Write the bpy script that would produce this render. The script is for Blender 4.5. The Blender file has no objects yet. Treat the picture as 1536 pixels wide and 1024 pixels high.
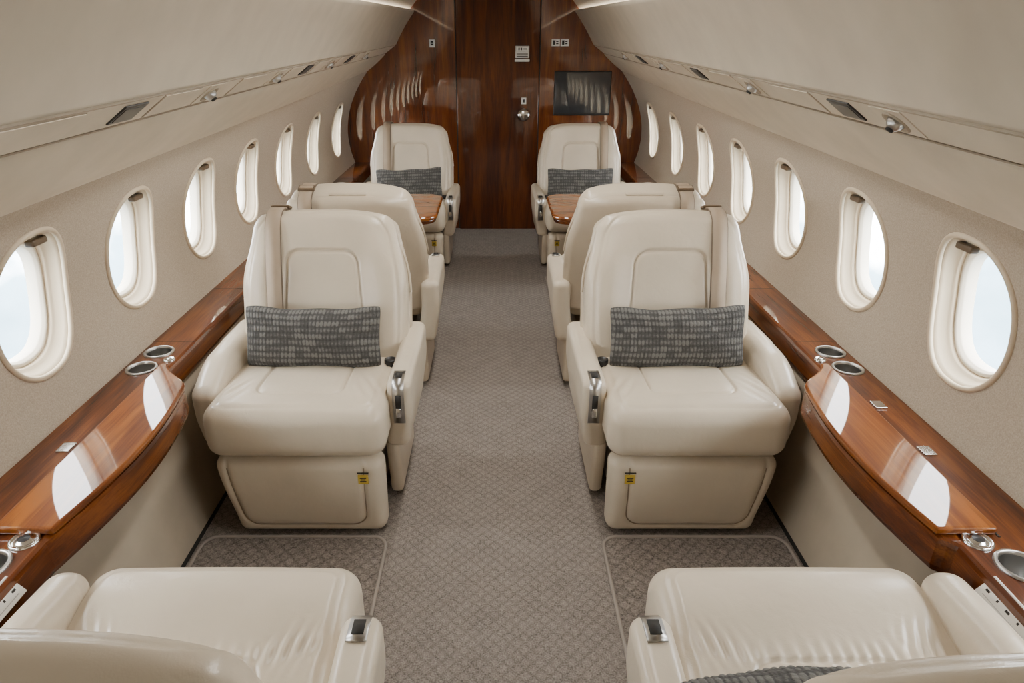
import bpy, bmesh, math, random
import numpy as np
from mathutils import Matrix, Vector
PI=math.pi
S=bpy.context.scene
C=S.collection
random.seed(4)

# ------------------------------------------------------------------ materials
def nmat(name):
    m=bpy.data.materials.new(name); m.use_nodes=True
    nt=m.node_tree; b=nt.nodes['Principled BSDF']
    return m,nt,b
def node(nt,t,**kw):
    n=nt.nodes.new(t)
    for k,v in kw.items(): setattr(n,k,v)
    return n
def coords(nt,scale=(1,1,1),rot=(0,0,0)):
    tc=node(nt,'ShaderNodeTexCoord'); mp=node(nt,'ShaderNodeMapping')
    mp.inputs['Scale'].default_value=scale; mp.inputs['Rotation'].default_value=rot
    nt.links.new(tc.outputs['Object'],mp.inputs['Vector']); return mp.outputs['Vector']
def ramp(nt,fac,stops):
    r=node(nt,'ShaderNodeValToRGB'); el=r.color_ramp.elements
    while len(el)<len(stops): el.new(.5)
    for e,(p,c) in zip(el,stops): e.position=p; e.color=(*c,1)
    nt.links.new(fac,r.inputs['Fac']); return r.outputs['Color']
def noise(nt,vec,scale,detail=4,dist=0):
    n=node(nt,'ShaderNodeTexNoise'); n.inputs['Scale'].default_value=scale
    n.inputs['Detail'].default_value=detail; n.inputs['Distortion'].default_value=dist
    nt.links.new(vec,n.inputs['Vector']); return n.outputs['Fac']
def bump(nt,b,h,strength,dist,prev=None):
    n=node(nt,'ShaderNodeBump'); n.inputs['Strength'].default_value=strength; n.inputs['Distance'].default_value=dist
    nt.links.new(h,n.inputs['Height'])
    if prev is not None: nt.links.new(prev,n.inputs['Normal'])
    nt.links.new(n.outputs['Normal'],b.inputs['Normal']); return n.outputs['Normal']
def plain(name,col,rough=.5,metal=0,var=.06,coat=0):
    m,nt,b=nmat(name)
    f=noise(nt,coords(nt),9,3)
    c0=tuple(x*(1-var) for x in col); c1=tuple(min(1,x*(1+var)) for x in col)
    nt.links.new(ramp(nt,f,[(.3,c0),(.7,c1)]),b.inputs['Base Color'])
    b.inputs['Roughness'].default_value=rough; b.inputs['Metallic'].default_value=metal
    b.inputs['Coat Weight'].default_value=coat
    return m
def leather(name,col):
    m,nt,b=nmat(name); v=coords(nt)
    f=noise(nt,v,6,4)
    nt.links.new(ramp(nt,f,[(.3,tuple(x*.93 for x in col)),(.7,tuple(x*1.04 for x in col))]),b.inputs['Base Color'])
    b.inputs['Roughness'].default_value=.29
    vo=node(nt,'ShaderNodeTexVoronoi'); vo.inputs['Scale'].default_value=420; nt.links.new(v,vo.inputs['Vector'])
    p=bump(nt,b,noise(nt,v,20,4,1.0),.18,.008)
    bump(nt,b,vo.outputs['Distance'],.08,.001,p)
    return m
def wood(name,scale,fine,cols,ior=1.6,cr=.02):
    m,nt,b=nmat(name)
    f1=noise(nt,coords(nt,scale),2.2,7,.8); f2=noise(nt,coords(nt,fine),3,3)
    mx=node(nt,'ShaderNodeMath',operation='MULTIPLY_ADD'); mx.inputs[1].default_value=.35
    nt.links.new(f2,mx.inputs[0]); nt.links.new(f1,mx.inputs[2])
    nt.links.new(ramp(nt,mx.outputs[0],[(.45,cols[0]),(.66,cols[1]),(.85,cols[2])]),b.inputs['Base Color'])
    b.inputs['Roughness'].default_value=.5; b.inputs['Specular IOR Level'].default_value=.1
    b.inputs['Coat Weight'].default_value=1; b.inputs['Coat Roughness'].default_value=cr; b.inputs['Coat IOR'].default_value=ior
    return m
M={}
M['leather']=leather('leather',(.64,.555,.432))
M['leather2']=leather('leather_shell',(.57,.485,.37))
M['belt']=plain('belt_webbing',(.38,.295,.21),.65)
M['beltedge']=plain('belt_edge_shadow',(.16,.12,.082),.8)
M['wood']=wood('wood_ledge',(9,.9,9),(90,3,90),[(.038,.0066,.0007),(.095,.021,.002),(.18,.049,.005)],1.55)
M['woodlid']=wood('wood_lid',(9,.9,9),(90,3,90),[(.100,.0220,.0013),(.178,.046,.0035),(.27,.083,.008)],1.55,.035)
M['woodtable']=wood('wood_table',(1.5,6,6),(4,60,60),[(.12,.027,.002),(.22,.060,.005),(.31,.10,.011)])
M['woodwall']=wood('wood_bulkhead',(7,7,.7),(80,80,3),[(.058,.0100,.0008),(.130,.0270,.0024),(.225,.059,.0065)],1.9,.008)
M['wooddoor']=wood('wood_door',(7,7,.7),(80,80,3),[(.036,.0062,.0006),(.082,.017,.0015),(.143,.036,.004)],1.6,.008)
M['cream']=plain('cream_panel',(.54,.468,.36),.5)
M['upper']=plain('upper_panel',(.50,.435,.34),.55)
M['strip']=plain('strip_panel',(.57,.498,.39),.5)
M['seam_shade']=plain('seam_shadow',(.33,.275,.205),.8)
M['stitch']=plain('stitching',(.32,.25,.175),.7)
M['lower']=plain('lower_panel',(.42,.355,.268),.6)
M['ivory']=plain('ivory_plastic',(.60,.50,.36),.4)
M['frame']=plain('shade_frame_plastic',(.70,.63,.51),.35)
M['white']=plain('white_plastic',(.82,.81,.77),.35)
M['chrome']=plain('chrome',(.75,.75,.74),.16,1)
M['steel']=plain('brushed_steel',(.5,.49,.47),.32,1)
M['well']=plain('dark_steel_well',(.33,.325,.315),.4,1)
M['black']=plain('black_plastic',(.015,.015,.016),.35)
M['screen']=plain('screen_glass',(.035,.039,.044),.05,0,.06,1)
M['lens']=plain('smoked_lens',(.03,.03,.028),.4)
M['brown']=plain('brown_tab',(.10,.065,.035),.4)
M['gold']=plain('gold_placard',(.55,.38,.05),.45)
M['dark']=plain('dark_gap',(.02,.018,.015),.8)
def fabric():
    m,nt,b=nmat('wall_fabric'); v=coords(nt)
    f=noise(nt,v,260,2)
    nt.links.new(ramp(nt,f,[(.3,(.365,.305,.232)),(.7,(.485,.413,.325))]),b.inputs['Base Color'])
    b.inputs['Roughness'].default_value=.95
    bump(nt,b,noise(nt,v,420,2),.25,.002); return m
M['fabric']=fabric()
def carpet(name,cols,sc,pat):
    m,nt,b=nmat(name)
    outs=[]
    for a in (PI/4,-PI/4):
        wv=node(nt,'ShaderNodeTexWave'); wv.inputs['Scale'].default_value=sc; wv.inputs['Distortion'].default_value=2.0
        wv.inputs['Detail'].default_value=2; wv.inputs['Detail Scale'].default_value=4
        nt.links.new(coords(nt,(1,1,1),(0,0,a)),wv.inputs['Vector'])
        pw=node(nt,'ShaderNodeMath',operation='POWER'); pw.inputs[1].default_value=3; nt.links.new(wv.outputs['Fac'],pw.inputs[0]); outs.append(pw.outputs[0])
    mx=node(nt,'ShaderNodeMath',operation='MAXIMUM'); nt.links.new(outs[0],mx.inputs[0]); nt.links.new(outs[1],mx.inputs[1])
    n=noise(nt,coords(nt),220,3); n2=noise(nt,coords(nt),14,4)
    sc2=node(nt,'ShaderNodeMath',operation='MULTIPLY'); sc2.inputs[1].default_value=-pat; nt.links.new(mx.outputs[0],sc2.inputs[0])
    s3=node(nt,'ShaderNodeMath',operation='MULTIPLY_ADD'); s3.inputs[1].default_value=.2; nt.links.new(n2,s3.inputs[0]); nt.links.new(sc2.outputs[0],s3.inputs[2])
    ad=node(nt,'ShaderNodeMath',operation='MULTIPLY_ADD'); ad.inputs[1].default_value=1.1
    nt.links.new(n,ad.inputs[0]); nt.links.new(s3.outputs[0],ad.inputs[2])
    nt.links.new(ramp(nt,ad.outputs[0],[(.26,cols[0]),(.86,cols[1])]),b.inputs['Base Color'])
    b.inputs['Roughness'].default_value=1; b.inputs['Specular IOR Level'].default_value=.1
    bump(nt,b,ad.outputs[0],.6,.004); return m
M['carpet']=carpet('carpet_aisle',((.10,.086,.075),(.355,.312,.275)),11,.14)
M['mat']=carpet('carpet_mat',((.09,.077,.067),(.34,.298,.262)),10,.16)
M['binding']=plain('mat_binding',(.31,.27,.235),.9)
def knit():
    m,nt,b=nmat('knit_wool')
    at=node(nt,'ShaderNodeAttribute'); at.attribute_name='knit'
    n=noise(nt,coords(nt),150,3)
    ad=node(nt,'ShaderNodeMath',operation='MULTIPLY_ADD'); ad.inputs[1].default_value=.6
    nt.links.new(n,ad.inputs[0]); nt.links.new(at.outputs['Fac'],ad.inputs[2])
    nt.links.new(ramp(nt,ad.outputs[0],[(.3,(.032,.0315,.031)),(.8,(.075,.074,.071)),(1.0,(.15,.148,.139))]),b.inputs['Base Color'])
    b.inputs['Roughness'].default_value=.95
    bump(nt,b,n,.6,.004); return m
M['knit']=knit()
def pane():
    m=bpy.data.materials.new('window_pane'); m.use_nodes=True; nt=m.node_tree; nt.nodes.clear()
    o=node(nt,'ShaderNodeOutputMaterial'); mx=node(nt,'ShaderNodeMixShader'); mx.inputs[0].default_value=.05
    t=node(nt,'ShaderNodeBsdfTransparent'); g=node(nt,'ShaderNodeBsdfGlossy'); g.inputs['Roughness'].default_value=.02
    t.inputs['Color'].default_value=(.95,.98,1,1)
    nt.links.new(t.outputs[0],mx.inputs[1]); nt.links.new(g.outputs[0],mx.inputs[2]); nt.links.new(mx.outputs[0],o.inputs[0])
    return m
M['pane']=pane()

# ------------------------------------------------------------------ mesh helpers
def mk(name,V,F,mat,parent=None,smooth=True,flip=False,bevel=0,attr=None):
    V=np.array(V,float)
    if flip:
        V=V.copy(); V[:,0]*=-1; F=[tuple(reversed(f)) for f in F]
    me=bpy.data.meshes.new(name); me.from_pydata(V.tolist(),[],[tuple(int(i) for i in f) for f in F])
    if smooth: me.polygons.foreach_set('use_smooth',[True]*len(me.polygons))
    if attr is not None:
        a=me.attributes.new('knit','FLOAT','POINT'); a.data.foreach_set('value',np.array(attr,float))
    me.update(); me.materials.append(M[mat])
    o=bpy.data.objects.new(name,me); C.objects.link(o)
    if parent: o.parent=parent
    if bevel:
        b=o.modifiers.new('bevel','BEVEL'); b.width=bevel; b.segments=3; b.limit_method='ANGLE'; b.angle_limit=.6
    return o
def axc(h,r,m,n):
    ph=np.linspace(0,PI/4,m+1)[1:]; e=(h-r)+r*np.tan(ph)
    return np.concatenate([-e[::-1],np.linspace(-(h-r),h-r,n+1),e])
def sbox(hx,hy,hz,r,m=4,n=(4,4,4)):
    r=min(r,hx*.98,hy*.98,hz*.98)
    ax=[axc(h,r,m,k) for h,k in zip((hx,hy,hz),n)]
    N=[len(a) for a in ax]; idx={}; P=[]
    def g(i,j,k):
        key=(i,j,k)
        if key not in idx: idx[key]=len(P); P.append((ax[0][i],ax[1][j],ax[2][k]))
        return idx[key]
    F=[]
    X,Y,Z=N[0]-1,N[1]-1,N[2]-1
    for i in range(X):
        for j in range(Y):
            F.append((g(i,j,0),g(i,j+1,0),g(i+1,j+1,0),g(i+1,j,0)))
            F.append((g(i,j,Z),g(i+1,j,Z),g(i+1,j+1,Z),g(i,j+1,Z)))
    for i in range(X):
        for k in range(Z):
            F.append((g(i,0,k),g(i+1,0,k),g(i+1,0,k+1),g(i,0,k+1)))
            F.append((g(i,Y,k),g(i,Y,k+1),g(i+1,Y,k+1),g(i+1,Y,k)))
    for j in range(Y):
        for k in range(Z):
            F.append((g(0,j,k),g(0,j,k+1),g(0,j+1,k+1),g(0,j+1,k)))
            F.append((g(X,j,k),g(X,j+1,k),g(X,j+1,k+1),g(X,j,k+1)))
    P=np.array(P); h=np.array([hx-r,hy-r,hz-r]); c=np.clip(P,-h,h); d=P-c
    L=np.linalg.norm(d,axis=1,keepdims=True); L[L<1e-9]=1
    return c+d/L*r, F
def sm(a,b,x):
    t=np.clip((x-a)/(b-a),0,1); return t*t*(3-2*t)
def sdrb(x,y,hx,hy,r):
    qx=np.abs(x)-hx+r; qy=np.abs(y)-hy+r
    return np.minimum(np.maximum(qx,qy),0)+np.hypot(np.maximum(qx,0),np.maximum(qy,0))-r
def ga(x,s): return np.exp(-(x/s)**2)
def ribbon(path,xc,hw,th,off=0.0):
    V=[];F=[];n=len(path)
    for i,(y,z) in enumerate(path):
        a=path[max(0,i-1)]; b=path[min(n-1,i+1)]
        ty,tz=b[0]-a[0],b[1]-a[1]; l=math.hypot(ty,tz) or 1
        ny,nz=-tz/l,ty/l
        for sx_,o in ((-1,0),(1,0),(1,1),(-1,1)):
            V.append((xc+sx_*hw,y+ny*(th*o+off),z+nz*(th*o+off)))
    for i in range(n-1):
        for k in range(4):
            a=i*4+k;b=i*4+(k+1)%4; F.append((a,b,b+4,a+4))
    F.append((3,2,1,0)); e=(n-1)*4; F.append((e,e+1,e+2,e+3))
    return np.array(V),F
def lathe(prof,n=32):
    V=[];F=[]
    for r,z in prof:
        for k in range(n): V.append((r*math.cos(2*PI*k/n),r*math.sin(2*PI*k/n),z))
    for i in range(len(prof)-1):
        for k in range(n):
            a=i*n+k;b=i*n+(k+1)%n; F.append((a,b,b+n,a+n))
    return np.array(V),F
def tube(P,N,r,seg=8,closed=True):
    n=len(P);V=[];F=[]
    for i in range(n):
        a=np.array(P[(i-1)%n] if closed or i>0 else P[i]); b=np.array(P[(i+1)%n] if closed or i<n-1 else P[i])
        t=b-a; t=t/np.linalg.norm(t); u=np.array(N,float); u=u-t*np.dot(u,t); u/=np.linalg.norm(u); v=np.cross(t,u)
        for k in range(seg):
            an=2*PI*k/seg; V.append(np.array(P[i])+r*(math.cos(an)*u+math.sin(an)*v))
    for i in range(n if closed else n-1):
        for k in range(seg):
            F.append((i*seg+k,i*seg+(k+1)%seg,((i+1)%n)*seg+(k+1)%seg,((i+1)%n)*seg+k))
    return np.array(V),F
def rrect(x0,x1,y0,y1,r,seg=8):
    pts=[]
    for cx,cy,a0 in ((x1-r,y1-r,0),(x0+r,y1-r,PI/2),(x0+r,y0+r,PI),(x1-r,y0+r,1.5*PI)):
        for k in range(seg+1):
            a=a0+PI/2*k/seg; pts.append((cx+r*math.cos(a),cy+r*math.sin(a)))
    return pts
def slab(pts,z0,z1):
    n=len(pts); V=[(x,y,z0) for x,y in pts]+[(x,y,z1) for x,y in pts]
    F=[tuple(range(n-1,-1,-1)),tuple(range(n,2*n))]+[(i,(i+1)%n,n+(i+1)%n,n+i) for i in range(n)]
    return V,F
def sb(name,c,h,r,mat,parent,flip=False,m=3,n=(2,2,2),xf=None):
    V,F=sbox(*h,r,m,n); V=V+np.array(c)
    if xf is not None: V=xf(V)
    o=mk(name,V,F,mat,parent,flip=flip)
    wn=o.modifiers.new('weighted','WEIGHTED_NORMAL'); wn.weight=100; wn.keep_sharp=False
    return o
def empty(name,loc,rz=0):
    o=bpy.data.objects.new(name,None); o.empty_display_size=.1; C.objects.link(o); o.location=loc; o.rotation_euler=(0,0,rz); return o
def tag(o,label,cat,group=None):
    o['label']=label; o['category']=cat
    if group: o['group']=group
    return o
def struct(o,label=None,cat=None):
    o['kind']='structure'
    if label: o['label']=label; o['category']=cat
    return o
def copy_tree(o,parent=None):
    c=o.copy(); C.objects.link(c)
    if parent: c.parent=parent
    for ch in list(o.children): copy_tree(ch,c)
    return c

# ------------------------------------------------------------------ cabin shell
Y0,Y1=-1.2,5.69
def tilt(y): return .015+.018*(y-4.2)      # the overhead panels rise slightly toward the rear
def w(z): return 1.205-.84*(z-.78)**2
Z0,Z1=.50,1.275
ZC=.872; HA,HB,HN=.146,.188,2.4
def holer(th): return 1/((abs(math.cos(th))/HA)**HN+(abs(math.sin(th))/HB)**HN)**(1/HN)
WY={-1:[0.0,.53,1.06,1.61,2.125,2.68,3.24,3.855,4.51,5.225],1:[-.05,.48,1.0,1.555,2.10,2.675,3.25,3.85,4.50,5.20]}
side={-1:'left',1:'right'}
for s in (-1,1):
    V=[];F=[]; ys=WY[s]; bd=[Y0]+[(a+b)/2 for a,b in zip(ys,ys[1:])]+[Y1]
    for i,yc in enumerate(ys):
        ya,yb=bd[i],bd[i+1]; nz,ny=24,16; out=[]
        out+=[(yb,Z0+(Z1-Z0)*k/nz) for k in range(nz)]
        out+=[(yb+(ya-yb)*k/ny,Z1) for k in range(ny)]
        out+=[(ya,Z1+(Z0-Z1)*k/nz) for k in range(nz)]
        out+=[(ya+(yb-ya)*k/ny,Z0) for k in range(ny)]
        n=len(out);base=len(V);K=7
        for k in range(K+1):
            t=(k/K)**1.5
            for (y,z) in out:
                th=math.atan2(z-ZC,y-yc); r=holer(th)
                hy,hz=yc+r*math.cos(th),ZC+r*math.sin(th)
                yy,zz=hy+(y-hy)*t,hz+(z-hz)*t
                V.append((s*w(zz),yy,zz))
        for k in range(K):
            for j in range(n):
                a=base+k*n+j;b=base+k*n+(j+1)%n; q=(a,b,b+n,a+n); F.append(q if s<0 else tuple(reversed(q)))
    struct(mk('wall_'+side[s],V,F,'fabric'),side[s]+' cabin side wall covered in beige fabric','wall')
    for i,yc in enumerate(ys):
        e=empty('window_%d'%(i+1 if s<0 else i+1+len(ys)),(s*w(ZC),yc,ZC))
        struct(e,'oval cabin window number %d counted from the front on the %s wall'%(i+1,side[s]),'window')
        th=[2*PI*k/64 for k in range(64)]
        def loop(d,sc):
            L=[]
            for a in th:
                r=holer(a)*sc; dy,dz=r*math.cos(a),r*math.sin(a)
                L.append((s*(w(ZC+dz)+d-w(ZC)),dy,dz))
            return L
        def loft(prof):
            V=[];F=[]
            for d,sc in prof: V+=loop(d,sc)
            for q in range(len(prof)-1):
                for k in range(64):
                    a=q*64+k;b=q*64+(k+1)%64; f=(a,b,b+64,a+64); F.append(f if s>0 else tuple(reversed(f)))
            return V,F
        V_,F_=tube(loop(-.001,1.03),(1,0,0),.0075); mk('trim_ring',V_,F_,'ivory',e)
        V_,F_=loft([(0,1.03),(.004,.985),(.012,.962),(.034,.935),(.036,.90),(.040,.885),(.048,.88),(.052,.85)]); mk('reveal',V_,F_,'ivory',e)
        V_,F_=loft([(.050,.875),(.046,.865),(.045,.825),(.050,.815),(.053,.795),(.058,.785),(.085,.78)]); mk('shade_frame',V_,F_,'frame',e)
        L=loop(.066,.79); mk('pane',L,[tuple(range(64))],'pane',e,False)
        V_,F_=sbox(.012,.03,.009,.005,3,(1,1,1)); V_=V_+np.array((s*(-.034),.035,HB*.85)); mk('shade_tab',V_,F_,'brown',e)
# overhead profile
def extr(prof,s,ya,yb,tl=True):
    V=[];F=[]
    for y in (ya,yb): V+=[(s*x,y,z+(tilt(y) if tl else 0)) for x,z in prof]
    n=len(prof)
    for i in range(n-1):
        q=(i,i+1,n+i+1,n+i); F.append(q if s>0 else tuple(reversed(q)))
    return V,F
def arc(p,q,bul,n=8):
    (x0,z0),(x1,z1)=p,q; dx,dz=x1-x0,z1-z0; l=math.hypot(dx,dz); nx,nz=dz/l,-dx/l
    return [(x0+dx*t+nx*bul*4*t*(1-t),z0+dz*t+nz*bul*4*t*(1-t)) for t in [k/n for k in range(n+1)]]
k=1
for s in (-1,1):
    nm=side[s]
    V,F=extr([(1.10,1.215),(1.085,1.188),(1.068,1.184),(1.052,1.192)]+arc((1.045,1.2),(.862,1.342),-.006)+[(.858,1.352),(.862,1.36)],s,Y0,Y1)
    struct(mk('trim_%d'%k,V,F,'cream'),'cream valance panel above the windows on the %s'%nm,'panel')
    V,F=extr([(.872,1.352),(.852,1.356),(.775,1.411),(.778,1.425)],s,Y0,Y1)
    st=struct(mk('trim_%d'%(k+1),V,F,'strip',None,False),'overhead service strip with vents along the %s side'%nm,'panel')
    for a,b in (((.8580,1.3500),(.8520,1.3545)),((.7765,1.4090),(.7740,1.4120))):
        V,F=extr([a,b],s,Y0,Y1); mk('seam_shade',V,F,'seam_shade',st,False)  # dark ribbons colour in the thin shadow along the strip edges
    V,F=extr([(.79,1.425),(.776,1.416),(.768,1.418)]+arc((.765,1.424),(.622,1.64),.006)+[(.616,1.650),(.618,1.658),(.632,1.662)],s,Y0,Y1)
    struct(mk('trim_%d'%(k+2),V,F,'upper'),'smooth upper sidewall panel on the %s'%nm,'panel')
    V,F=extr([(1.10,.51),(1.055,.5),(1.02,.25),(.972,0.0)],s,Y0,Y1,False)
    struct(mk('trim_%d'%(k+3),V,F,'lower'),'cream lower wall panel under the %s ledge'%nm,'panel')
    V,F=extr([(1.0,.012),(.974,.010),(.966,.0)],s,Y0,Y1,False)
    struct(mk('baseboard_'+nm,V,F,'dark',None,False),'dark strip where floor meets the %s wall'%nm,'baseboard')
    k+=4
pr=[(-.66,1.650),(-.625,1.69),(-.55,1.78),(-.50,1.95),(-.42,2.06),(0,2.09),(.42,2.06),(.50,1.95),(.55,1.78),(.625,1.69),(.66,1.650)]
V,F=extr(pr,1,Y0,Y1); struct(mk('ceiling',V,F,'upper'),'cream centre ceiling panel','ceiling')
V,F=[(-1.1,Y0,0),(1.1,Y0,0),(1.1,Y1,0),(-1.1,Y1,0)],[(0,1,2,3)]
struct(mk('floor',V,F,'carpet',None,False),'taupe carpeted cabin floor with diamond weave','floor')
struct(mk('wall_back',[(-1.3,Y1,0),(1.3,Y1,0),(1.3,Y1,2.15),(-1.3,Y1,2.15)],[(0,1,2,3)],'woodwall',None,False),'glossy wood rear bulkhead','wall')
struct(mk('wall_front',[(-1.3,Y0,0),(1.3,Y0,0),(1.3,Y0,2.15),(-1.3,Y0,2.15)],[(3,2,1,0)],'cream',None,False),'cream wall behind the viewer','wall')

# ------------------------------------------------------------------ bulkhead door, monitor, signs
d=empty('door_1',(.025,Y1,0)); struct(d,'dark glossy wood door in the rear bulkhead','door')
sb('door_gap',(0,-.003,.95),(.334,.002,.95),.001,'dark',d)
sb('door_leaf',(0,-.012,.95),(.325,.012,.95),.004,'wooddoor',d,n=(2,1,2))
kn=[(.0005,.045),(.03,.044),(.045,.036),(.052,.02),(.055,.0)]
V,F=lathe(kn); V=np.stack([V[:,0]+.208,-V[:,2]-.024,V[:,1]+.94],1); mk('door_handle',V,F,'chrome',d)
sb('handle_label',(.208,-.025,1.045),(.02,.001,.025),.0005,'white',d)
sb('label_print',(.208,-.027,1.045),(.008,.001,.012),.0005,'dark',d)
sg=empty('wall_sign',(.215,Y1-.024,1.395)); tag(sg,'lit silver cabin information sign high on the dark wood door','sign')
sb('plate',(0,-.006,.010),(.054,.006,.044),.003,'steel',sg); sb('lit_panel',(0,-.013,.032),(.046,.002,.016),.001,'white',sg)
for x in (-.026,-.008): sb('print',(x,-.0155,.032),(.005,.001,.009),.0005,'dark',sg)
sb('print',(.022,-.0155,.032),(.014,.001,.004),.0005,'dark',sg)
sb('lower_plate',(0,-.006,-.050),(.058,.005,.010),.003,'white',sg)
for z in (-.004,-.020): sb('print',(0,-.0125,z),(.044,.001,.003),.0005,'black',sg)
sg=empty('wall_sign',(-.488,Y1,1.466)); tag(sg,'small white placard alone on the wood bulkhead left of the door','sign')
sb('plate',(0,-.003,0),(.021,.003,.028),.001,'white',sg); sb('print',(0,-.0065,.002),(.011,.001,.016),.0005,'dark',sg); sb('print',(0,-.008,.002),(.006,.001,.003),.0005,'white',sg)
for x,l in ((.475,'left of the two small white placards above the wall monitor'),(.545,'right of the two small white placards above the wall monitor')):
    sg=empty('wall_sign',(x,Y1,1.472)); tag(sg,l,'sign','placards above the monitor')
    sb('plate',(0,-.003,0),(.032,.003,.026),.001,'white',sg)
    sb('print',(-.012,-.0065,0),(.009,.001,.016),.0005,'dark',sg); sb('print',(.012,-.0065,.008),(.009,.001,.004),.0005,'dark',sg); sb('print',(.012,-.0065,-.008),(.009,.001,.004),.0005,'dark',sg)
mo=empty('wall_monitor',(.70,Y1,1.10)); tag(mo,'black glossy screen mounted flush on the wood bulkhead right of the door','monitor')
sb('bezel',(0,-.012,0),(.226,.012,.166),.006,'black',mo); sb('screen',(0,-.0255,.004),(.216,.002,.152),.001,'screen',mo)

# ------------------------------------------------------------------ wood ledges
def xi(y,s=1):
    nr=.945 if s>0 else .922
    if y<1.07: return nr
    if y<1.085: return nr-(nr-.923)*(y-1.07)/.015
    b=.925-.045*math.sin(PI*min(1,max(0,(y-1.06)/.74)))
    t=float(sm(1.72,1.87,y)); return b*(1-t)+1.02*t
LZ=.56
yl=[-1.0+.1*i for i in range(20)]+[.99+.0125*i for i in range(0,90)]+[2.13+.2*i for i in range(18)]+[Y1-.002]
yl=sorted(set(round(y,4) for y in yl if y<Y1))
def boolcut(o,holes):
    bm=bmesh.new()
    for x,y,r in holes:
        bmesh.ops.create_cone(bm,cap_ends=True,segments=32,radius1=r,radius2=r,depth=.16,matrix=Matrix.Translation((x,y,LZ)))
    me=bpy.data.meshes.new('cut'); bm.to_mesh(me); bm.free()
    c=bpy.data.objects.new('cut',me); C.objects.link(c)
    md=o.modifiers.new('b','BOOLEAN'); md.object=c; md.operation='DIFFERENCE'; md.solver='EXACT'
    bpy.context.view_layer.update()
    dg=bpy.context.evaluated_depsgraph_get(); nm=bpy.data.meshes.new_from_object(o.evaluated_get(dg))
    o.modifiers.clear(); o.data=nm; bpy.data.objects.remove(c)
ringprof=[(.047,0.0),(.047,.004),(.044,.006),(.040,.005),(.038,-.002)]
wellprof=[(.0385,-.001),(.036,-.055),(.03,-.06),(0.0005,-.061)]
for s in (-1,1):
    nm=side[s]
    e=empty('side_ledge',(0,0,0)); tag(e,'glossy brown wood side ledge with bowed lid running under the %s windows'%nm,'ledge')
    V=[];F=[]
    for y in yl:
        x=xi(y,s); V+=[(s*p,y,z) for p,z in ((1.163,LZ),(x+.010,LZ),(x+.002,LZ-.004),(x,LZ-.014),(x,.490),(x+.005,.476),(x+.018,.468),(1.062,.452),(1.12,.452))]
    n=9
    for i in range(len(yl)-1):
        for j in range(n):
            a=i*n+j;b=i*n+(j+1)%n; q=(a,a+n,b+n,b); F.append(q if s>0 else tuple(reversed(q)))
    c0=tuple(range(n)); c1=tuple((len(yl)-1)*n+j for j in range(n))
    F.append(c0 if s>0 else tuple(reversed(c0))); F.append(tuple(reversed(c1)) if s>0 else c1)
    lb=mk('ledge_body',V,F,'wood',e,False)
    nx=1.030 if s>0 else .998
    cups=[(s*1.105,1.985,.043),(s*1.105,1.865,.043),(s*nx,1.005,.043),(s*1.095,4.62,.043),(s*1.095,4.76,.043)]
    try: boolcut(lb,cups)
    except Exception as ex: print('bool',ex)
    for x,y,r in cups:
        V,F=lathe(ringprof); V=V+np.array((x,y,LZ)); ch=mk('cup_holder',V,F,'steel',e)
        V,F=lathe(wellprof); V=V+np.array((x,y,LZ)); mk('cup_well',V,F,'well',ch)
    yy=[1.095+(1.868-1.095)*i/60 for i in range(61)]
    inner=[(s*(min(xi(y,s),1.03)-.003),y) for y in yy]; outer=[(s*1.043,yy[-1]),(s*1.043,yy[0])]
    pts=inner+outer
    if s>0: pts=pts[::-1]
    V,F=slab(pts,LZ+.001,LZ+.019); mk('lid',V,F,'woodlid',e,False,bevel=.006)
    sb('hinge_gap',(s*1.046,1.48,LZ+.0005),(.0025,.39,.001),.0005,'dark',e)
    for y in ((1.42,) if s<0 else (1.635,1.405)):
        sb('lid_latch',(s*1.08,y,LZ+.002),(.016,.02,.003),.002,'chrome',e)
    for y,r in ((1.925,.017),(1.078,.029)):
        x=1.045 if y>1.5 else (.992 if s>0 else .966)
        V,F=lathe([(0.0005,.007),(r*.45,.0065),(r*.55,.003),(r*.8,.003),(r*.9,.006),(r,.005),(r*1.03,0)]); V=V+np.array((s*x,y,LZ)); bt=mk('call_button',V,F,'chrome',e)
        V,F=lathe([(0.0005,.009),(r*.4,.0075)]); V=V+np.array((s*x,y,LZ)); mk('button_cap',V,F,'black' if y<1.5 else 'steel',bt)
    # flat control placard set into the inner edge below the cup holder
    sl=math.radians(52); px=xi(.9,s)+.004; py=.895
    def pf(V):
        u,v,nn=V[:,0],V[:,1],V[:,2]
        return np.stack([s*(px+v*math.cos(sl)-nn*math.sin(sl)),py+u,.541+v*math.sin(sl)+nn*math.cos(sl)],1)
    cp=sb('control_panel',(0,0,0),(.085,.024,.005),.002,'white',e,xf=pf)
    for q in range(6):
        u=-.066+.0265*q
        sb('panel_icon',(u-.003,.007,.0052),(.0016 if q%2 else .0050,.0030,.0004),.0003,'dark',cp,xf=pf)
        sb('panel_icon',(u+.001,-.005,.0052),(.0050 if q%2 else .0022,.0024,.0004),.0003,'dark',cp,xf=pf)
    sb('panel_icon',(0,-.0155,.0052),(.070,.0008,.0004),.0003,'steel',cp,xf=pf)
    for y in (2.07,2.6,3.4,4.2,5.0): sb('joint_line',(s*1.093,y,LZ),(.069,.0012,.0006),.0004,'dark',e)

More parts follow.
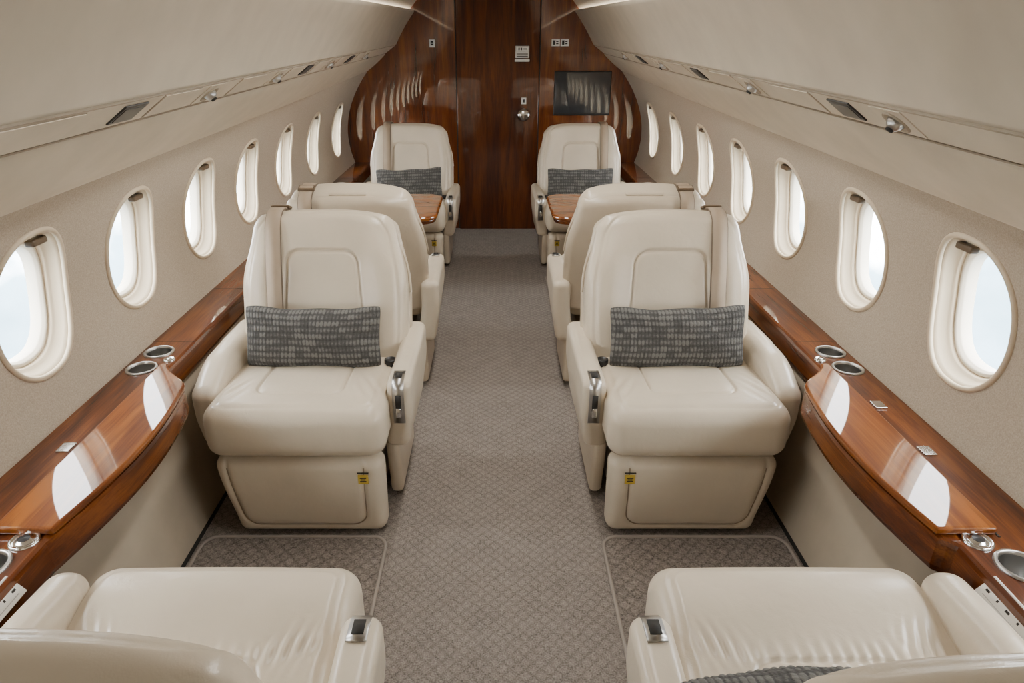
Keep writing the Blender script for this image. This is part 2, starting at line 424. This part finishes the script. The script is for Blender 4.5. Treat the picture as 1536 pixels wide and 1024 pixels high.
# ------------------------------------------------------------------ overhead devices
def strip_frame(s,y,u=.5):
    x0,z0,x1,z1=.852,1.356,.775,1.411
    p=Vector((s*(x0+(x1-x0)*u),y,z0+(z1-z0)*u+tilt(y)))
    ey=Vector((s*(x1-x0),0,z1-z0)).normalized(); al=Vector((0,1,.018)).normalized()
    n=al.cross(ey).normalized()
    if n.z>0: n=-n
    ex=ey.cross(n).normalized()
    m=Matrix((ex,ey,n)).transposed().to_4x4(); m.translation=p; return m
ordn=['nearest','second nearest','third nearest','fourth nearest','fifth nearest']
def nozzle(s,y,i):
    e=empty('air_nozzle',(0,0,0)); e.matrix_world=strip_frame(s,y)
    tag(e,'%s chrome air nozzle on the %s overhead strip'%(ordn[i],side[s]),'air vent','overhead air nozzles')
    sb('bezel',(0,0,.0005),(.06,.042,.0018),.001,'strip',e)
    V,F=lathe([(.034,.002),(.032,.006),(.027,.005),(.022,.003),(0.0005,.003)]); mk('socket',V,F,'seam_shade',e)
    V,F=lathe([(.019*math.sin(a),.002+.019*math.cos(a)) for a in [PI*k/16 for k in range(0,9)]]); mk('nozzle_ball',V,F,'steel',e)
    V,F=lathe([(0.0005,.0235),(.008,.0235),(.009,.019)],16); mk('nozzle_tip',V,F,'dark',e)
def light(s,y,i):
    e=empty('reading_light',(0,0,0)); e.matrix_world=strip_frame(s,y)
    tag(e,'%s black rectangular reading light in the %s overhead strip'%(ordn[i],side[s]),'reading light','overhead reading lights')
    sb('housing',(0,0,.0008),(.054,.032,.003),.002,'black',e); sb('lens',(0,0,.004),(.046,.023,.0012),.0008,'lens',e)
LN={-1:[2.02,2.66,3.55,4.55],1:[1.41,2.24,3.47,4.5]}
LL={-1:[1.555,3.1,4.05],1:[1.625,2.85,4.0]}
LC={-1:[(1.2,.14),(1.79,.11),(2.34,.12),(2.88,.10),(3.32,.10),(3.8,.1),(4.3,.1)],1:[(1.9,.13),(2.5,.12),(3.15,.14),(3.73,.1),(4.25,.1)]}
for s in (-1,1):
    for i,y in enumerate(LN[s]): nozzle(s,y,i)
    for i,y in enumerate(LL[s]): light(s,y,i)
    for i,(y,h) in enumerate(LC[s]):
        e=empty('access_cover',(0,0,0)); e.matrix_world=strip_frame(s,y)
        tag(e,'cream rectangular cover plate number %d from the front in the %s overhead strip'%(i+1,side[s]),'cover plate','overhead cover plates')
        sb('cover_gap',(0,0,0),(h+.003,.044,.0012),.0005,'seam_shade',e); sb('cover_plate',(0,0,.001),(h,.041,.0018),.001,'strip',e)

# ------------------------------------------------------------------ seats
REC=math.radians(17.3); BZ=.40
def make_seat(sx,wr,BY=.47,ay=0.0):
    root=empty('cabin_seat',(0,0,0)); fl=sx<0
    tp,dr,wd=(.03,.022,1.10) if wr else (.14,.046,1.0)
    def outline(x,wv):
        kx=sm(.26,.57,wv)**1.3; x=x*wd*(1-tp*kx)*(1-.05*sm(.16,0,wv))
        wv=wv-dr*np.abs(x/.29/wd)**3*sm(.28,.57,wv); return x,wv
    def backxf(V):
        V=V.copy(); y,wv=V[:,1].copy(),V[:,2].copy()
        V[:,1]=BY+y*math.cos(REC)+wv*math.sin(REC); V[:,2]=BZ+wv*math.cos(REC)-y*math.sin(REC); return V
    def P(name,V,F,mat,parent=root): return mk(name,V,F,mat,parent,flip=fl)
    # cushion
    V,F=sbox(.278,.25,.09,.054,6,(120,100,5)); x,y,z=V[:,0].copy(),V[:,1].copy(),V[:,2].copy()
    tm=sm(.01,.075,z); fm=sm(-.14,-.24,y)
    z=z+tm*.004*(1-(x/.278)**2)-.020*sm(-.12,.25,y)*tm
    y=y-.010*fm*(1-(z/.09)**2)*(1-.3*(x/.278)**2)
    Y=y+.25; sd=sdrb(x,Y-(.45 if wr else .32),.135,.21,.04)
    z=z-tm*(.006*ga(sd,.0045))+tm*.003*sm(0,-.04,sd)
    sd2=sdrb(x,Y-.33,.245,.30,.05); z=z-tm*.0045*ga(sd2,.0045)
    if wr:
        u=np.abs(x)+.30*(Y-.16)+.003*np.sin(Y*40)
        z=z+tm*.0028*np.sin(u*2*PI/.023+np.sign(x)*1.1)*ga(np.abs(x)-.20,.05)*ga(Y-.215,.038)
        z=z+tm*.0020*np.sin(x*2*PI/.026+np.cos(x*17)*2)*ga(Y-.228,.022)
        z=z+tm*.010*ga(Y-.09,.06)-tm*.014*sm(.12,.24,Y)
    else:
        z=z+tm*.0026*np.sin((np.abs(x)+.5*Y)*2*PI/.04)*ga(np.abs(x)-.22,.04)*ga(Y-.16,.07)
    V=np.stack([x-.010,Y+(.015 if wr else 0),z+.40],1); P('seat_cushion',V,F,'leather')
    # leg rest
    V,F=sbox(.266,.045,.148,.036,5,(84,3,54)); x,y,z=V.T.copy()
    def lrx(x,z): return np.where(x<0,x*(1-.15*sm(.16,-.148,z)),x*(1-.02*sm(.148,-.148,z)))
    f=sm(0,-.035,y); sd=sdrb(x+.010,z-.045,.215,.155,.05)
    y=y+f*.007*ga(sd,.006)-f*.003*sm(0,-.03,sd)-f*.010*(1-(z/.148)**2)+.012*sm(.148,-.148,z)
    V=np.stack([lrx(x,z)-.012,y+.062,z+.157],1); lr=P('leg_rest',V,F,'leather')
    up=[(-.225,.118),(-.225,.06),(-.225,0),(-.225,-.06)]+[(-.175-.05*math.cos(a),-.06-.05*math.sin(a)) for a in [PI/2*q/8 for q in range(1,9)]]
    up+=[(-.1,-.11),(0,-.11),(.1,-.11)]+[(.155+.05*math.sin(a),-.06-.05*math.cos(a)) for a in [PI/2*q/8 for q in range(0,9)]]+[(.205,0),(.205,.06),(.205,.118)]
    pts=[(float(lrx(np.array(a),np.array(b)))-.012,.062-.045-.010*(1-(b/.148)**2)+.012*float(sm(.148,-.148,b))+.0058,b+.157) for a,b in up]
    V,F=tube(pts,(0,1,0),.0022,6,False); P('stitching',V,F,'stitch',lr)
    pl=sb('placard',(.192,.0080,.240),(.016,.0022,.0165),.001,'gold',lr,fl); pl['label']='yellow placard with dark print'
    for zz,hw in ((.246,.010),(.240,.007),(.234,.010)): sb('placard_print',(.192,.0055,zz),(hw,.0008,.0018),.0004,'dark',lr,fl)
    sb('placard_line',(.192,.0090,.263),(.018,.001,.0018),.0005,'dark',lr,fl)
    # base
    V,F=sbox(.215,.215,.13,.03,3,(4,4,4)); V=V+np.array((0,.35,.165)); P('base',V,F,'leather2')
    V,F=sbox(.19,.22,.02,.006,2,(2,2,1)); V=V+np.array((0,.36,.02)); P('seat_track',V,F,'dark')
    # backrest
    V,F=sbox(.293,.068,.285,.048,6,(116,5,118)); x,y,z=V.T.copy(); wv=z+.285
    f=sm(.0,-.05,y); x0=x.copy(); w0=wv.copy(); x,wv=outline(x,wv)
    y=y-f*.012*ga(wv-.48,.085)*(1-(x0/.3)**2)
    y=y-f*.016*ga(np.abs(x0)-.215,.055)*sm(.52,.36,wv)
    y=y+.02*(np.abs(x0)/.293)**3*sm(.30,.5,wv)*f
    xs=x/(1+.20*sm(.42,0,wv)); sd=sdrb(xs,wv-.155,.125,.270,.050)
    y=y+f*.0110*ga(sd,.0050)-f*.001*sm(0,-.03,sd)
    sd2=sdrb(x0,w0-.27,.262,.285,.07); y=y+f*.0055*ga(sd2,.0045)
    V=np.stack([x,y,wv],1)
    bx=-.164
    fr=(y<-.0)&(np.abs(x-bx)<.026)
    fw=wv[fr]; fyv=y[fr]
    def fy(a):
        mk_=np.abs(fw-a)<.010
        return float(np.percentile(fyv[mk_],20)) if mk_.any() else -.05
    P('backrest',backxf(V),F,'leather')
    # shell behind
    V,F=sbox(.300,.030,.285,.029,4,(26,3,30)); x,y,z=V.T.copy(); wv=z+.276
    x0=x.copy(); x,wv=outline(x,wv); y=y+.078-.035*(np.abs(x0)/.3)**3-.02*sm(.42,.57,wv)
    V=backxf(np.stack([x,y,wv],1)); sh=P('back_shell',V,F,'leather2')
    pts=[]
    for k in range(49):
        a=PI*k/48; xx=.300*math.copysign(abs(math.cos(a))**.42,math.cos(a)); ww=.276+.280*abs(math.sin(a))**.42
        xx_,ww_=outline(np.array([xx]),np.array([ww])); pts.append((xx_[0],.052-.035*(abs(xx)/.3)**3-.02*float(sm(.42,.57,ww_[0])),ww_[0]))
    pts=backxf(np.array(pts)); V,F=tube([tuple(p) for p in pts],(0,1,0),.0045,6,False); P('piping',V,F,'leather2',sh)
    # shoulder belt
    path=[(fy(a)-.001,a) for a in [.08+.02*q for q in range(22)]]
    path+=[(-.062,.534),(-.044,.555),(-.012,.569),(.03,.570),(.06,.568),(.090,.559),(.104,.540),(.112,.49)]
    pv=[(p[1],p[2]) for p in backxf(np.array([(0,a,b) for a,b in path]))]
    V,F=ribbon(pv,bx,.0250,.003,.006); bl=P('shoulder_belt',V,F,'belt')
    V,F=ribbon(pv,bx,.0278,.006,.0); P('belt_edge_shade',V,F,'beltedge',bl)  # wider dark ribbon draws the shadow outline beside the belt in colour
    V,F=sbox(.034,.018,.005,.004,3,(2,2,1)); V=V+np.array((bx,.03,.581)); V=backxf(V); g=P('belt_guide',V,F,'brown')
    V,F=sbox(.027,.009,.003,.002,2,(1,1,1)); V=V+np.array((bx,.03,.586)); V=backxf(V); P('belt_slot',V,F,'belt',g)
    V,F=sbox(.075,.008,.004,.003,3,(4,1,1)); V=V+np.array((.0,.045,.563)); V=backxf(V); P('top_flap',V,F,'leather2')
    # aisle armrest
    V,F=sbox(.039,.245,.138,.028,6,(10,20,14)); x,y,z=V.T.copy()
    y=y+.050*sm(.04,-.138,z)*sm(.05,-.245,y); x=x-.020*sm(.05,-.138,z); z=z+.012*sm(-.1,.2,y)*sm(0,.13,z)
    x=x+.006*sm(-.2,.2,y)
    V=np.stack([x+.299,y+.375+ay,z+.38],1); ar=P('armrest',V,F,'leather')
    sp=[(.178,.30),(.155,.33),(.136,.37),(.1285,.42),(.1285,.475),(.131,.493),(.138,.507),(.152,.5165),(.18,.519),(.205,.520)]
    sp=[(a+ay,b) for a,b in sp]
    V,F=ribbon(sp[2:],.299,.0185,.004); lt=P('latch_plate',V,F,'steel',ar)
    V,F=ribbon([(y_-.0045,z_) for y_,z_ in sp[3:5]],.299,.009,.003); P('latch_slot',V,F,'dark',ar)
    V,F=ribbon([(.158+ay,.5225),(.192+ay,.5243)],.299,.011,.002); P('latch_slot',V,F,'dark',ar)
    V,F=sbox(.008,.005,.016,.003,2,(1,1,1)); V=V+np.array((.299,.121+ay,.415)); P('latch_lever',V,F,'chrome',ar)
    V,F=sbox(.022,.200,.118,.018,3,(2,8,6)); x,y,z=V.T.copy(); y=y+.035*sm(.115,-.115,z)*sm(.0,-.2,y)
    V=np.stack([x+.258,y+.390,z+.142],1); P('side_panel',V,F,'leather2')
    V,F=lathe([(0.0005,.002),(.015,.002),(.017,.005),(.020,.004),(.021,0),(.02,-.02)],24); V=V+np.array((.243,.36,.486)); P('recline_knob',V,F,'black')
    # wall side armrest
    ah=.043 if wr else .050
    V,F=sbox(ah,.255,.142,.040,6,(10,24,14)); x,y,z=V.T.copy()
    z=z-(.015 if wr else .050)*sm(-.04,-.255,y)**1.4*sm(-.02,.135,z); x=x-.008*(1-(y/.255)**2)*(not wr)
    y=y+.03*sm(0,-.135,z)*sm(0,-.25,y)
    V=np.stack([x-.306,y+.36-(.03 if wr else 0),z+.405],1); P('armrest',V,F,'leather')
    return root
def seat(root,x,y,z,rz,label):
    root.location=(x,y,z); root.rotation_euler=(0,0,rz); tag(root,label,'seat','cream leather cabin seats'); return root
A=make_seat(1,False); B=make_seat(-1,False)
seat(A,-.605,1.72,0,0,'cream leather seat facing the viewer, middle of cabin, left of the aisle, large grey pillow')
seat(B,.617,1.72,0,0,'cream leather seat facing the viewer, middle of cabin, right of the aisle, large grey pillow')
seat(copy_tree(A),-.60,4.36,0,0,'far cream leather seat facing the viewer behind the left folding table')
seat(copy_tree(B),.612,4.36,0,0,'far cream leather seat facing the viewer behind the right folding table')
seat(copy_tree(B),-.59,3.36,.0075,PI,'cream leather seat facing the rear, back to back with the left middle seat')
seat(copy_tree(A),.60,3.36,.0075,PI,'cream leather seat facing the rear, back to back with the right middle seat')
A2=make_seat(1,True,.542,.05); B2=make_seat(-1,True,.512,.05)
seat(B2,-.545,1.11,.0075,PI,'nearest left cream leather seat with wrinkled cushion seen from behind its backrest')
seat(A2,.588,1.11,.0075,PI,'nearest right cream leather seat with wrinkled cushion and a pillow, seen from behind')

# ------------------------------------------------------------------ pillows
def make_pillow():
    nu,nv=240,110; V=[];F=[];att=[]
    hw,hh,T=.234,.110,.060
    rng=random.Random(7); cell={}
    def cr(a,b):
        if (a,b) not in cell: cell[(a,b)]=rng.random()
        return cell[(a,b)]
    for sgn in (-1,1):
        for j in range(nv+1):
            v=-1+2*j/nv
            for i in range(nu+1):
                u=-1+2*i/nu
                prof=(max(0,1-abs(u)**3)**.55)*(max(0,1-abs(v)**2.4)**.55)
                row=(v+1)*5+.05*math.sin(u*5+.6); ri=math.floor(row); fr=row-ri
                band=max(0,1-abs(fr-.5)*2.0)**.4
                ph=u*9.5+.05*math.sin(ri*1.7)+.10*math.sin(v*4+u*3); ci=math.floor(ph); cf=ph-ci
                gap=.75+.25*min(1,max(0,min(cf,1-cf)*8))**.7
                st=abs(math.sin(PI*2*cf))**.5
                kn=(.22+.78*band)*gap*(.40+.60*st)*(.55+.45*cr(ri,ci))
                z=v*hh*(1-.08*(1-abs(u)**2)*abs(v)**3)-.007*math.cos(u*1.6+.3)*max(0,v)+.003*math.sin(u*7+1)*v*v
                x=u*hw*(1-.04*(1-v*v)*abs(u)**3)
                cn=abs(u*v)**6; x*=1-.035*cn; z*=1-.08*cn
                y=sgn*(T*prof+.006*kn*min(1,prof*4)+.005*math.sin(u*5+v*3)*prof)
                V.append((x,y,z)); att.append(kn)
    n1=(nu+1)*(nv+1)
    for k in range(2):
        for j in range(nv):
            for i in range(nu):
                a=k*n1+j*(nu+1)+i; q=(a,a+1,a+nu+2,a+nu+1); F.append(q if k==0 else tuple(reversed(q)))
    o=mk('pillow',V,F,'knit',None,attr=att)
    bm=bmesh.new(); bm.from_mesh(o.data); bmesh.ops.remove_doubles(bm,verts=bm.verts,dist=.0003); bm.to_mesh(o.data); bm.free()
    return o
pil=make_pillow()
def put(o,x,y,z,rx,rz,label,ry=0):
    o.rotation_euler=(rx,ry,rz); o.location=(x,y,z); tag(o,label,'pillow','grey knitted pillows')
    if o.name not in C.objects: C.objects.link(o)
rx=-math.radians(16)
put(pil,-.618,2.080,.573,rx,0,'dark grey knitted lumbar pillow on the left middle seat facing the viewer',.014)
put(pil.copy(),.622,2.080,.573,rx,0,'dark grey knitted lumbar pillow on the right middle seat facing the viewer',-.008)
put(pil.copy(),-.60,4.72,.573,rx,.03,'far dark grey knitted pillow on the seat behind the left folding table',-.03)
put(pil.copy(),.60,4.72,.573,rx,-.03,'far dark grey knitted pillow on the seat behind the right folding table')
put(pil.copy(),.468,.655,.588,rx,PI,'grey knitted pillow mostly hidden by the nearest right backrest')

# ------------------------------------------------------------------ tables, mats
for s in (-1,1):
    nm=side[s]
    e=empty('folding_table',(s*.67,3.9,0)); tag(e,'glossy wood folding table opened out beside the %s ledge'%nm,'table','folding tables')
    V,F=slab(rrect(-.35,.35,-.31,.31,.10),.585,.610); mk('tabletop',V,F,'woodtable',e,False,bevel=.010)
    V,F=slab(rrect(-.338,.338,-.298,.298,.09),.566,.585); mk('edge_band',V,F,'wood',e,False,bevel=.004)
    sb('support_bracket',(s*.31,0,.50),(.03,.22,.06),.01,'steel',e)
for s in (-1,1):
    for ya,yb,l in ((.1,1.735,'carpet mat with bound rounded edge between the nearest and middle seats on the %s'),(2.95,4.39,'carpet mat with bound edge under the %s folding table')):
        x0,x1=sorted((s*.352,s*.95)); p=rrect(x0,x1,ya,yb,.05)
        e=empty('carpet_mat',(0,0,0)); tag(e,l%side[s],'mat')
        V,F=slab(p,.0005,.0065); mk('mat_field',V,F,'mat',e,False)
        V,F=tube([(x,y,.006) for x,y in p],(0,0,1),.006,8); mk('edge_binding',V,F,'binding',e)

# ------------------------------------------------------------------ lights, world, camera
def area(name,loc,rot,sx,sy,power,col=(1,.96,.90)):
    l=bpy.data.lights.new(name,'AREA'); l.shape='RECTANGLE'; l.size=sx; l.size_y=sy; l.energy=power; l.color=col
    o=bpy.data.objects.new(name,l); C.objects.link(o); o.location=loc; o.rotation_euler=rot; return o
area('overhead_fill',(0,2.40,2.005),(0,0,0),.12,2.6,32)  # unseen fill light added under the ceiling to brighten the cabin
W=bpy.data.worlds.new('world'); S.world=W; W.use_nodes=True; nt=W.node_tree
bg=nt.nodes['Background']; tc=node(nt,'ShaderNodeTexCoord'); sp=node(nt,'ShaderNodeSeparateXYZ'); nt.links.new(tc.outputs['Generated'],sp.inputs[0])
nz=node(nt,'ShaderNodeTexNoise'); nz.inputs['Scale'].default_value=9; nz.inputs['Detail'].default_value=7; nt.links.new(tc.outputs['Generated'],nz.inputs['Vector'])
ma=node(nt,'ShaderNodeMath',operation='MULTIPLY_ADD'); ma.inputs[1].default_value=.6; nt.links.new(nz.outputs['Fac'],ma.inputs[0]); nt.links.new(sp.outputs['Z'],ma.inputs[2])
mr=node(nt,'ShaderNodeMapRange'); mr.inputs['From Min'].default_value=-.22; mr.inputs['From Max'].default_value=.34; nt.links.new(ma.outputs[0],mr.inputs['Value'])
col=ramp(nt,mr.outputs[0],[(0,(.075,.115,.145)),(.4,(.19,.265,.31)),(.62,(1,1,1))])
nt.links.new(col,bg.inputs['Color']); bg.inputs['Strength'].default_value=25.0
cam=bpy.data.cameras.new('camera'); cam.sensor_width=36; cam.lens=1000/1536*36; cam.shift_x=.0169; cam.clip_start=.02
co=bpy.data.objects.new('camera',cam); C.objects.link(co); co.location=(0,0,1.5); co.rotation_euler=(math.radians(90-24.42),0,0)
S.camera=co
